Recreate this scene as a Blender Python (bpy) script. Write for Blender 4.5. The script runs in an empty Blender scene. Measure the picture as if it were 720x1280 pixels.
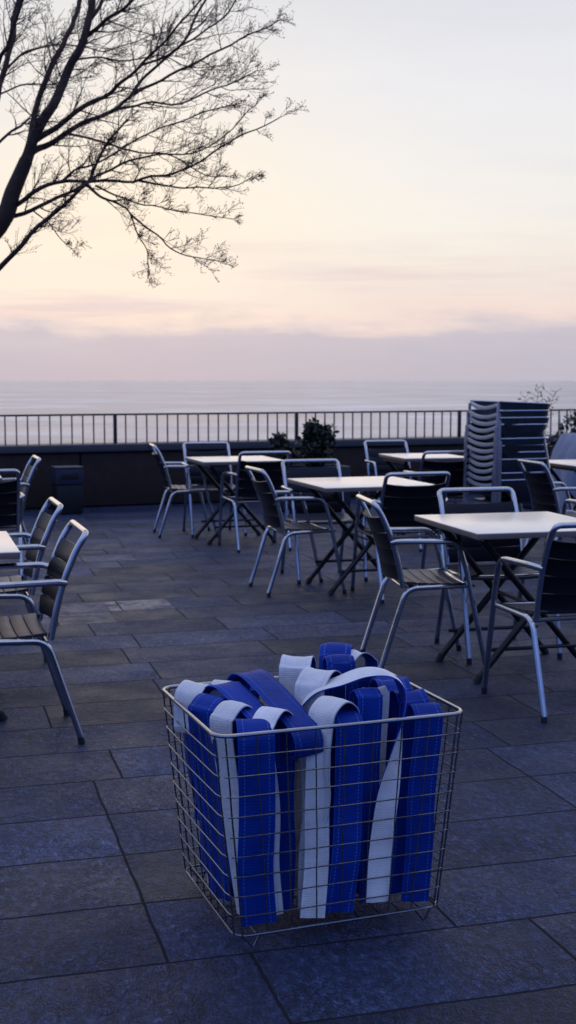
import bpy, math, random
from mathutils import Vector, Matrix, noise as mnoise
R = math.radians
rnd = random.Random(7)
scene = bpy.context.scene
col = scene.collection

# ------------------------------------------------------------------ helpers
def lin(r, g, b):
    f = lambda c: (c / 255 / 12.92) if c / 255 <= .04045 else ((c / 255 + .055) / 1.055) ** 2.4
    return (f(r), f(g), f(b), 1)

class MB:
    """collects shapes; build() links them as one mesh object"""
    def __init__(s): s.v, s.f, s.m, s.uv = [], [], [], {}
    def face(s, idx, m=0, uv=None):
        if uv: s.uv[len(s.f)] = uv
        s.f.append(idx); s.m.append(m)
    def box(s, x0, x1, y0, y1, z0, z1, m=0, mat=None, bev=0):
        o = len(s.v)
        if bev <= 0:
            c = [(x0,y0,z0),(x1,y0,z0),(x1,y1,z0),(x0,y1,z0),(x0,y0,z1),(x1,y0,z1),(x1,y1,z1),(x0,y1,z1)]
            fs = [(3,2,1,0),(4,5,6,7),(0,1,5,4),(1,2,6,5),(2,3,7,6),(3,0,4,7)]
        else:
            import bmesh
            bm = bmesh.new(); bmesh.ops.create_cube(bm, size=1)
            for q in bm.verts:
                q.co = ((x0+x1)/2+q.co.x*(x1-x0), (y0+y1)/2+q.co.y*(y1-y0), (z0+z1)/2+q.co.z*(z1-z0))
            bmesh.ops.bevel(bm, geom=bm.edges[:], offset=bev, segments=2, profile=.6, affect='EDGES')
            bm.verts.index_update()
            c = [tuple(q.co) for q in bm.verts]; fs = [tuple(q.index for q in p.verts) for p in bm.faces]; bm.free()
        for q in c: s.v.append(tuple(mat @ Vector(q)) if mat else q)
        for q in fs: s.face(tuple(o + i for i in q), m)
    def tube(s, pts, r, n=10, m=0, caps=True, flat=None):
        """sweep a circle along pts; r one radius or one per point"""
        pts = [Vector(p) for p in pts]; k = len(pts)
        rr = r if isinstance(r, (list, tuple)) else [r] * k
        t = [(pts[min(i+1,k-1)] - pts[max(i-1,0)]).normalized() for i in range(k)]
        a = Vector((0,0,1)) if abs(t[0].z) < .9 else Vector((0,1,0))
        nrm = (a - t[0] * a.dot(t[0])).normalized()
        o = len(s.v)
        for i in range(k):
            nrm = (nrm - t[i] * nrm.dot(t[i])).normalized(); b = t[i].cross(nrm)
            for j in range(n):
                an = 2 * math.pi * j / n
                s.v.append(tuple(pts[i] + nrm * math.cos(an) * rr[i] + b * math.sin(an) * rr[i]))
        for i in range(k - 1):
            for j in range(n):
                p, q = o + i*n + j, o + i*n + (j+1) % n
                s.face((p, q, q + n, p + n), m)
        if caps:
            s.face(tuple(o + j for j in reversed(range(n))), m)
            s.face(tuple(o + (k-1)*n + j for j in range(n)), m)
    def loop(s, pts, r, n=8, m=0):
        """closed tube lying roughly flat"""
        pts = [Vector(p) for p in pts]; k = len(pts); o = len(s.v); up = Vector((0,0,1))
        for i in range(k):
            t = (pts[(i+1) % k] - pts[i-1]).normalized(); b = t.cross(up).normalized(); c = b.cross(t)
            for j in range(n):
                an = 2*math.pi*j/n; s.v.append(tuple(pts[i] + b*math.cos(an)*r + c*math.sin(an)*r))
        for i in range(k):
            for j in range(n):
                i2, j2 = (i+1) % k, (j+1) % n
                s.face((o+i*n+j, o+i*n+j2, o+i2*n+j2, o+i2*n+j), m)
    def build(s, name, mats, parent=None, smooth=35):
        me = bpy.data.meshes.new(name); me.from_pydata(s.v, [], s.f)
        for m in (mats if isinstance(mats, (list, tuple)) else [mats]): me.materials.append(m)
        me.polygons.foreach_set('material_index', s.m)
        if s.uv:
            L = me.uv_layers.new(name='UVMap').data
            for p in me.polygons:
                if p.index in s.uv:
                    for li, q in zip(p.loop_indices, s.uv[p.index]): L[li].uv = q
        me.update()
        if smooth:
            me.polygons.foreach_set('use_smooth', [True] * len(me.polygons))
            me.set_sharp_from_angle(angle=R(smooth))
        o = bpy.data.objects.new(name, me); col.objects.link(o)
        if parent: o.parent = parent
        return o

def fillet(pts, rad, seg=6):
    pts = [Vector(p) for p in pts]; out = [pts[0]]
    for i in range(1, len(pts) - 1):
        a, b, c = pts[i-1], pts[i], pts[i+1]; r = rad[i-1] if isinstance(rad, (list, tuple)) else rad
        u, v = (a - b).normalized(), (c - b).normalized()
        d = min(r, (a-b).length*.49, (c-b).length*.49); p, q = b + u*d, b + v*d
        for k in range(seg + 1):
            t = k / seg; out.append(p*(1-t)**2 + b*2*t*(1-t) + q*t*t)
    out.append(pts[-1]); return out

def crom(pts, sub=6):
    P = [Vector(p) for p in pts]; P = [P[0]*2 - P[1]] + P + [P[-1]*2 - P[-2]]; out = []
    for i in range(1, len(P) - 2):
        for k in range(sub):
            t = k / sub; a, b, c, d = P[i-1], P[i], P[i+1], P[i+2]
            out.append(.5*((2*b) + (c-a)*t + (2*a-5*b+4*c-d)*t*t + (3*b-a-3*c+d)*t**3))
    out.append(P[-2]); return out

def tag(o, label=None, cat=None, group=None, kind=None):
    if label: o['label'] = label
    if cat: o['category'] = cat
    if group: o['group'] = group
    if kind: o['kind'] = kind
    return o
def empty(name, loc=(0,0,0), rz=0):
    o = bpy.data.objects.new(name, None); col.objects.link(o); o.location = loc; o.rotation_euler.z = rz
    o.empty_display_size = .1; return o
def copy_tree(o, parent=None):
    c = o.copy(); col.objects.link(c); c.parent = parent
    for ch in [x for x in KIDS.get(o.name, [])]: copy_tree(ch, c)
    return c
KIDS = {}
def remember(root):
    KIDS[root.name] = [x for x in bpy.data.objects if x.parent == root]
    for k in KIDS[root.name]: remember(k)

# ------------------------------------------------------------------ materials
class NT:
    def __init__(s, name):
        s.mat = bpy.data.materials.new(name); s.mat.use_nodes = True; s.t = s.mat.node_tree
        s.b = s.t.nodes['Principled BSDF']
    def n(s, typ, **kw):
        x = s.t.nodes.new(typ)
        for k, v in kw.items(): setattr(x, k, v)
        return x
    def l(s, a, b): s.t.links.new(a, b)
    def math(s, op, a, b=None, c=None):
        x = s.n('ShaderNodeMath', operation=op)
        for i, q in enumerate((a, b, c)):
            if q is None: continue
            if isinstance(q, (int, float)): x.inputs[i].default_value = q
            else: s.l(q, x.inputs[i])
        return x.outputs[0]
    def noise(s, vec, scale, detail=4, rough=.55, dim='3D'):
        x = s.n('ShaderNodeTexNoise', noise_dimensions=dim); x.inputs['Scale'].default_value = scale
        x.inputs['Detail'].default_value = detail; x.inputs['Roughness'].default_value = rough
        if vec is not None: s.l(vec, x.inputs['Vector'])
        return x.outputs['Fac']
    def mix(s, fac, a, b, mode='MIX'):
        x = s.n('ShaderNodeMix', data_type='RGBA', blend_type=mode)
        for i, q in ((0, fac), (6, a), (7, b)):
            if isinstance(q, (int, float, tuple)): x.inputs[i].default_value = q
            else: s.l(q, x.inputs[i])
        return x.outputs[2]
    def ramp(s, fac, stops):
        x = s.n('ShaderNodeValToRGB'); e = x.color_ramp.elements
        while len(e) < len(stops): e.new(.5)
        for q, (p, c) in zip(e, stops): q.position = p; q.color = c if len(c) == 4 else (*c, 1)
        s.l(fac, x.inputs[0]); return x.outputs[0]
    def bump(s, h, strength, dist=.01, nrm=None):
        x = s.n('ShaderNodeBump'); x.inputs['Strength'].default_value = strength; x.inputs['Distance'].default_value = dist
        s.l(h, x.inputs['Height'])
        if nrm is not None: s.l(nrm, x.inputs['Normal'])
        s.l(x.outputs[0], s.b.inputs['Normal']); return x.outputs[0]
    def set(s, **kw):
        for k, v in kw.items(): s.b.inputs[k.replace('_', ' ')].default_value = v
        return s
    def coord(s, which='Object'): return s.n('ShaderNodeTexCoord').outputs[which]

def simple(name, colr, rough=.5, metal=0, var=.25, scale=8, bump=0, bscale=80, bdist=.002):
    t = NT(name); c = t.coord()
    f = t.noise(c, scale, 5)
    dark = tuple(q*(1-var) for q in colr) + (1,); lite = tuple(min(1, q*(1+var)) for q in colr) + (1,)
    t.l(t.mix(f, dark, lite), t.b.inputs['Base Color'])
    rr = t.math('MULTIPLY_ADD', t.noise(c, scale*2.3, 3), rough*.5, rough*.75); t.l(rr, t.b.inputs['Roughness'])
    t.set(Metallic=metal)
    if bump: t.bump(t.noise(c, bscale, 4), bump, bdist)
    return t.mat

def mat_alu():
    t = NT('brushed_aluminium'); c = t.coord()
    f = t.noise(c, 30, 4)
    t.l(t.mix(f, (.40,.415,.45,1), (.62,.635,.67,1)), t.b.inputs['Base Color'])
    t.l(t.math('MULTIPLY_ADD', t.noise(c, 14, 5), .16, .09), t.b.inputs['Roughness'])
    t.set(Metallic=1.0); t.bump(t.noise(c, 160, 3), .08, .001)
    return t.mat
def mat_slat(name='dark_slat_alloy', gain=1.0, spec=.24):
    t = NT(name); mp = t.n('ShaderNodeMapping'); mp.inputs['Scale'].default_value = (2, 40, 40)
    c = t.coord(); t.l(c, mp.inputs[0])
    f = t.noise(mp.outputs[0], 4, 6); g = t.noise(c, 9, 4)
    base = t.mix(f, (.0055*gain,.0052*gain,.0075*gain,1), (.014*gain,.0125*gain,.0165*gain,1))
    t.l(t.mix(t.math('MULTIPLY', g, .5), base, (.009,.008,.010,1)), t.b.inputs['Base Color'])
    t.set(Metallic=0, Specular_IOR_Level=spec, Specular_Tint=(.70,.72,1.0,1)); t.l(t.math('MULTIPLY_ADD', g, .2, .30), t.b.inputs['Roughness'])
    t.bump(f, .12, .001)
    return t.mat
def mat_top():
    t = NT('cream_laminate'); mp = t.n('ShaderNodeMapping'); mp.inputs['Scale'].default_value = (1.5, 22, 22)
    c = t.coord(); t.l(c, mp.inputs[0]); f = t.noise(mp.outputs[0], 3, 6); g = t.noise(c, 4, 5)
    a = t.mix(f, (.95,.81,.62,1), (.98,.88,.72,1))
    st = t.ramp(g, [(.55, (1,1,1)), (.78, (.80,.77,.73))])
    t.l(t.mix(.7, a, st, 'MULTIPLY'), t.b.inputs['Base Color'])
    t.l(t.math('MULTIPLY_ADD', g, .18, .22), t.b.inputs['Roughness']); t.set(Specular_IOR_Level=.8, Coat_Weight=.85, Coat_Roughness=.30, Coat_IOR=1.8); t.bump(f, .05, .001)
    return t.mat
def mat_strap(name, a, b, stitch, ribs, edge, str_amt=1.0):
    """webbing: U runs across the strap, V along it (metres)"""
    t = NT(name); uv = t.n('ShaderNodeUVMap').outputs[0]
    sp = t.n('ShaderNodeSeparateXYZ'); t.l(uv, sp.inputs[0]); u, v = sp.outputs[0], sp.outputs[1]
    d = t.math('ABSOLUTE', t.math('SUBTRACT', u, .5))
    c = t.coord(); f = t.noise(c, 18, 5)
    mp = t.n('ShaderNodeMapping'); mp.inputs['Scale'].default_value = (6, 420, 1); t.l(uv, mp.inputs[0])
    weave = t.noise(mp.outputs[0], 1, 3, dim='2D')
    base = t.mix(f, a, b)
    base = t.mix(t.math('MULTIPLY', weave, .25), base, tuple(q*.6 for q in a[:3]) + (1,))
    # dashed seam a little in from each edge
    line = t.math('MULTIPLY', t.math('GREATER_THAN', d, .325), t.math('LESS_THAN', d, .352))
    dash = t.math('LESS_THAN', t.math('FRACT', t.math('MULTIPLY', v, 105)), .62)
    base = t.mix(t.math('MULTIPLY', t.math('MULTIPLY', line, dash), str_amt), base, stitch)
    hem = t.math('GREATER_THAN', d, .482)
    base = t.mix(t.math('MULTIPLY', hem, .75), base, edge)
    oi = t.n('ShaderNodeObjectInfo')
    hv = t.n('ShaderNodeHueSaturation'); t.l(base, hv.inputs['Color'])
    t.l(t.math('MULTIPLY_ADD', oi.outputs['Random'], .26, .90), hv.inputs['Value']); t.l(t.math('MULTIPLY_ADD', oi.outputs['Random'], -.10, 1.10), hv.inputs['Saturation'])
    grime = t.ramp(t.noise(c, 7, 6, .65), [(.36, (.80,.79,.80)), (.60, (1,1,1))])
    base = t.mix(.85, hv.outputs[0], grime, 'MULTIPLY')
    t.l(base, t.b.inputs['Base Color']); t.set(Roughness=.62)
    t.b.inputs['Sheen Weight'].default_value = .03; t.set(Specular_IOR_Level=.2)
    rib = t.math('SINE', t.math('MULTIPLY', v, ribs))
    hgt = t.math('ADD', t.math('MULTIPLY', rib, .35), t.math('MULTIPLY', weave, .9))
    hgt = t.math('SUBTRACT', hgt, t.math('MULTIPLY', line, 1.6))
    hgt = t.math('ADD', hgt, t.math('MULTIPLY', t.noise(c, 26, 3), 9.0))
    t.bump(hgt, .38, .0010)
    return t.mat

def mat_paving():
    t = NT('riven_slate_paving'); c = t.coord()
    rot = t.n('ShaderNodeMapping'); rot.vector_type = 'POINT'
    rot.inputs['Rotation'].default_value = (0, 0, -R(15.7)); t.l(c, rot.inputs[0])
    # small wander so that no joint is ruler-straight
    wob = t.n('ShaderNodeTexNoise'); wob.inputs['Scale'].default_value = 5; wob.inputs['Detail'].default_value = 4; t.l(c, wob.inputs['Vector'])
    w0 = t.n('ShaderNodeVectorMath', operation='SUBTRACT'); t.l(wob.outputs['Color'], w0.inputs[0]); w0.inputs[1].default_value = (.5,.5,.5)
    w1 = t.n('ShaderNodeVectorMath', operation='SCALE'); t.l(w0.outputs[0], w1.inputs[0]); w1.inputs['Scale'].default_value = .014
    w2 = t.n('ShaderNodeVectorMath', operation='ADD'); t.l(rot.outputs[0], w2.inputs[0]); t.l(w1.outputs[0], w2.inputs[1])
    sp = t.n('ShaderNodeSeparateXYZ'); t.l(w2.outputs[0], sp.inputs[0]); x, y = sp.outputs[0], sp.outputs[1]
    yy = t.math('DIVIDE', t.math('SUBTRACT', y, 2.85), .357); row = t.math('FLOOR', yy); fy = t.math('FRACT', yy)
    wn = t.n('ShaderNodeTexWhiteNoise', noise_dimensions='1D'); t.l(row, wn.inputs['W'])
    # the rows round the basket keep one joint line, the others are staggered
    keep = t.math('MULTIPLY', t.math('GREATER_THAN', row, -.5), t.math('LESS_THAN', row, 3.5))
    off = t.math('MULTIPLY', t.math('SUBTRACT', 1, keep), t.math('MULTIPLY_ADD', wn.outputs[0], .6, .1))
    xx = t.math('DIVIDE', t.math('SUBTRACT', t.math('SUBTRACT', x, .51), off), .728); ix = t.math('FLOOR', xx); fx = t.math('FRACT', xx)
    idv = t.n('ShaderNodeCombineXYZ'); t.l(ix, idv.inputs[0]); t.l(row, idv.inputs[1])
    w = t.n('ShaderNodeTexWhiteNoise', noise_dimensions='2D'); t.l(idv.outputs[0], w.inputs['Vector']); rv = w.outputs[0]
    wc = t.n('ShaderNodeSeparateColor'); t.l(w.outputs[1], wc.inputs[0])
    ey = t.math('MULTIPLY', t.math('MINIMUM', fy, t.math('SUBTRACT', 1, fy)), .357)
    ex = t.math('MULTIPLY', t.math('MINIMUM', fx, t.math('SUBTRACT', 1, fx)), .728)
    e = t.math('MINIMUM', ex, ey)
    jn = t.n('ShaderNodeMapRange', interpolation_type='SMOOTHSTEP'); t.l(e, jn.inputs[0])
    jn.inputs[1].default_value = .0016; jn.inputs[2].default_value = .0062; j = jn.outputs[0]
    # each slab has its own piece of stone
    sh = t.n('ShaderNodeVectorMath', operation='SCALE'); t.l(w.outputs[1], sh.inputs[0]); sh.inputs['Scale'].default_value = 37
    sv = t.n('ShaderNodeVectorMath', operation='ADD'); t.l(w2.outputs[0], sv.inputs[0]); t.l(sh.outputs[0], sv.inputs[1]); V = sv.outputs[0]
    ms_ = t.n('ShaderNodeMapping'); ms_.inputs['Scale'].default_value = (1.35, .72, 1); t.l(V, ms_.inputs[0]); Vs = ms_.outputs[0]
    big = t.noise(V, 3.2, 6, .6); mid = t.noise(Vs, 38, 8, .72); fine = t.noise(V, 150, 5, .72)
    vo = t.n('ShaderNodeTexVoronoi', feature='SMOOTH_F1'); vo.inputs['Scale'].default_value = 34; vo.inputs['Smoothness'].default_value = .35
    dv = t.n('ShaderNodeVectorMath', operation='MULTIPLY_ADD'); nz = t.n('ShaderNodeTexNoise'); nz.inputs['Scale'].default_value = 22; nz.inputs['Detail'].default_value = 5; t.l(V, nz.inputs['Vector'])
    t.l(nz.outputs['Color'], dv.inputs[0]); dv.inputs[1].default_value = (.05,.05,.05); t.l(V, dv.inputs[2]); t.l(dv.outputs[0], vo.inputs['Vector'])
    vd = vo.outputs['Distance']
    stone = t.mix(rv, (.0050,.0100,.0300,1), (.0280,.0450,.1080,1))
    stone = t.mix(t.math('MULTIPLY', t.math('GREATER_THAN', wc.outputs[1], .86), .7), stone, (.036,.043,.082,1))
    fl = t.ramp(mid, [(.40, (.52,.52,.53)), (.49, (.85,.85,.86)), (.56, (1.25,1.23,1.2)), (.62, (1.8,1.74,1.62)), (.68, (3.2,3.0,2.6))])
    stone = t.mix(1, stone, fl, 'MULTIPLY')
    fl2 = t.ramp(fine, [(.40, (.5,.5,.51)), (.60, (1.75,1.72,1.66))]); stone = t.mix(.8, stone, fl2, 'MULTIPLY')
    px_, py_ = x, y
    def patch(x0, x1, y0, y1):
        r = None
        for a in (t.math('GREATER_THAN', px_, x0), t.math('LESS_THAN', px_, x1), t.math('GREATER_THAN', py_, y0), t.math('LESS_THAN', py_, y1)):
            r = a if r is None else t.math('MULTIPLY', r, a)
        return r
    pale_slabs = t.math('ADD', patch(1.02,1.40,7.50,7.84), t.math('MULTIPLY', t.math('ADD', patch(.62,1.02,7.50,7.84), t.math('ADD', patch(.55,1.0,7.14,7.48), patch(.9,1.5,9.64,9.98))), .38))  # a few slabs paler and warmer than the rest
    pale_slabs = t.math('MULTIPLY', pale_slabs, t.ramp(t.noise(V, 9, 6, .65), [(.36, (0,0,0)), (.56, (1,1,1))]))
    stone = t.mix(pale_slabs, stone, (.34,.28,.24,1))
    def crease(scale, width, dist):
        x_ = t.n('ShaderNodeTexNoise'); x_.inputs['Scale'].default_value = scale; x_.inputs['Detail'].default_value = 3; x_.inputs['Distortion'].default_value = dist
        t.l(Vs, x_.inputs['Vector']); q = t.math('ABSOLUTE', t.math('SUBTRACT', x_.outputs['Fac'], .5))
        mr = t.n('ShaderNodeMapRange', interpolation_type='SMOOTHSTEP'); t.l(q, mr.inputs[0]); mr.inputs[1].default_value = 0; mr.inputs[2].default_value = width
        return mr.outputs[0], q
    c1, q1 = crease(17, .045, 1.4); c2, q2 = crease(46, .05, .8)
    # creases only where the stone has split that way
    msk = t.ramp(t.noise(V, 4.5, 4), [(.40, (0,0,0)), (.60, (1,1,1))])
    k1 = t.math('SUBTRACT', 1, t.math('MULTIPLY', t.math('SUBTRACT', 1, c1), t.math('MULTIPLY_ADD', msk, .6, .2)))
    k2 = t.math('SUBTRACT', 1, t.math('MULTIPLY', t.math('SUBTRACT', 1, c2), t.math('MULTIPLY_ADD', msk, .35, .35)))
    kk = t.math('MULTIPLY', k1, k2)
    stone = t.mix(1, stone, t.mix(kk, (.35,.35,.36,1), (1.2,1.2,1.2,1)), 'MULTIPLY')  # shade of the creases put into the colour as well as the bump
    # thin bright lips beside the creases, relief highlights put into the colour
    lit_lip = t.math('MULTIPLY', t.math('MULTIPLY', t.math('GREATER_THAN', q1, .05), t.math('LESS_THAN', q1, .085)), msk)
    stone = t.mix(t.math('MULTIPLY', lit_lip, .5), stone, t.mix(1, stone, (2.1,2.05,1.95,1), 'MULTIPLY'))
    stain = t.ramp(t.noise(c, 1.1, 5), [(.38, (.68,.68,.70)), (.62, (1.15,1.15,1.15))]); stone = t.mix(.8, stone, stain, 'MULTIPLY')
    t.l(t.mix(j, (.0095,.0085,.0095,1), stone), t.b.inputs['Base Color'])
    rg = t.math('ADD', t.math('MULTIPLY_ADD', wc.outputs[0], .06, .40), t.math('MULTIPLY', t.ramp(big, [(.35,(0,0,0)),(.65,(1,1,1))]), .20))
    t.l(t.mix(j, (.9,.9,.9,1), rg), t.b.inputs['Roughness'])
    t.set(Specular_IOR_Level=.34, Specular_Tint=(.58,.68,1.0,1))
    h = t.math('ADD', t.math('MULTIPLY', big, .012), t.math('ADD', t.math('MULTIPLY', mid, .0085), t.math('MULTIPLY', fine, .0026)))
    h = t.math('ADD', h, t.math('MULTIPLY', vd, .0032))
    h = t.math('ADD', h, t.math('MULTIPLY', j, .006))
    h = t.math('ADD', h, t.math('MULTIPLY', kk, .0045))
    # every slab lies a hair out of level
    tl = t.math('ADD', t.math('MULTIPLY', t.math('SUBTRACT', wc.outputs[1], .5), t.math('MULTIPLY', fx, .010)), t.math('MULTIPLY', t.math('SUBTRACT', wc.outputs[2], .5), t.math('MULTIPLY', fy, .007)))
    h = t.math('ADD', h, tl)
    t.bump(h, .85, 1.0)
    return t.mat
def mat_sea():
    t = NT('sea_water'); c = t.coord(); mp = t.n('ShaderNodeMapping'); mp.inputs['Scale'].default_value = (1, 1.0, 1); t.l(c, mp.inputs[0])
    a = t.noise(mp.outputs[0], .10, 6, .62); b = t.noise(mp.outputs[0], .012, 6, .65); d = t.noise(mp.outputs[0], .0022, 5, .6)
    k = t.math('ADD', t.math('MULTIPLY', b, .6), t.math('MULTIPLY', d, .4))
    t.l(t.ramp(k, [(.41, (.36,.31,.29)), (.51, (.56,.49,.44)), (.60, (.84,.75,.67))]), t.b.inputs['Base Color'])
    t.l(t.math('MULTIPLY_ADD', k, .5, .12), t.b.inputs['Roughness']); t.set(IOR=1.33)
    h = t.math('ADD', t.math('MULTIPLY', a, 2.2), t.math('ADD', t.math('MULTIPLY', b, 16), t.math('MULTIPLY', d, 60)))
    t.bump(h, .42, 1.0)
    return t.mat
def mat_bark():
    t = NT('dark_bark'); c = t.coord(); f = t.noise(c, 30, 6)
    t.l(t.mix(f, (.022,.013,.011,1), (.065,.038,.030,1)), t.b.inputs['Base Color']); t.set(Roughness=.85)
    t.bump(f, .5, .006); return t.mat

M = {}
M['alu'] = mat_alu(); M['slat'] = mat_slat(); M['seat'] = mat_slat('sky_lit_seat_slat', 4.5, .5); M['top'] = mat_top()  # seat slats lighter than the back ones: sky reflection put into the colour
M['edge'] = simple('tabletop_edge', (.20,.155,.135), .5, 0, .2, 20)
M['black'] = simple('black_powder_coat', (.005,.005,.006), .40, 0, .3, 14, .15, 300, .0006)
M['rubber'] = simple('black_rubber', (.011,.011,.012), .7)
M['wire'] = simple('steel_wire', (.22,.225,.24), .27, 1.0, .25, 60)
M['rim'] = simple('steel_rim', (.36,.36,.37), .22, 1.0, .15, 40)
M['blue'] = mat_strap('blue_webbing', (.0012,.022,.19,1), (.003,.048,.40,1), (.13,.27,.72,1), 900, (.02,.08,.52,1), .55)
M['white'] = mat_strap('white_webbing', (.74,.74,.765,1), (.86,.86,.875,1), (.50,.52,.60,1), 1150, (.42,.44,.54,1), .5)
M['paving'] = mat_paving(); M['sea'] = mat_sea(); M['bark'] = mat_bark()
M['twig'] = simple('twig_bark', (.095,.045,.036), .8, 0, .3, 20)
M['wall'] = simple('dark_brown_render', (.020,.0100,.0072), .85, 0, .35, 3.5, .3, 60, .004)
M['panel'] = simple('weathered_panel', (.024,.0125,.0092), .8, 0, .4, 5, .3, 40, .003)
M['coping'] = simple('grey_stone_coping', (.062,.060,.072), .6, 0, .3, 6, .3, 50, .003)
M['iron'] = simple('dark_railing_paint', (.016,.014,.018), .45, 0, .3, 20)
M['bin'] = simple('bin_dark_plastic', (.005,.005,.008), .5, 0, .3, 10)
M['hood'] = simple('bin_blue_grey_hood', (.020,.023,.045), .45, 0, .25, 10)
M['leaf'] = simple('dark_evergreen_leaf', (.018,.030,.016), .5, 0, .6, 9)
M['planter'] = simple('planter_dark_blue', (.018,.022,.042), .5, 0, .3, 8)
M['soil'] = simple('potting_soil', (.02,.015,.012), .9)
M['strip'] = simple('pale_seat_strip', (.42,.41,.42), .45, 0, .2, 8)
M['shell'] = simple('dark_blue_shell', (.012,.013,.022), .42, 0, .25, 8)
M['cover'] = simple('pale_blue_cover', (.16,.20,.31), .6, 0, .2, 5, .4, 14, .01)
M['cliff'] = simple('terrace_masonry', (.06,.055,.055), .85, 0, .3, 2)

# ------------------------------------------------------------------ camera
cam = bpy.data.cameras.new('camera'); co = bpy.data.objects.new('camera', cam); col.objects.link(co)
co.location = (0, 0, 1.36); co.rotation_euler = (R(90) - math.atan(164/1600), 0, 0)
cam.sensor_fit = 'VERTICAL'; cam.sensor_height = 36; cam.sensor_width = 36; cam.lens = 45
cam.clip_start = .05; cam.clip_end = 200000
cam.dof.use_dof = True; cam.dof.focus_distance = 3.1; cam.dof.aperture_fstop = 7.5; cam.dof.aperture_blades = 7
scene.camera = co
scene.view_settings.view_transform = 'Standard'; scene.view_settings.look = 'None'
scene.view_settings.exposure = 0; scene.view_settings.gamma = 1
scene.render.engine = 'CYCLES'
try:
    scene.cycles.use_denoising = True; scene.cycles.max_bounces = 8
    scene.cycles.caustics_reflective = False; scene.cycles.caustics_refractive = False
    scene.cycles.sample_clamp_indirect = 4
except Exception: pass

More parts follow.
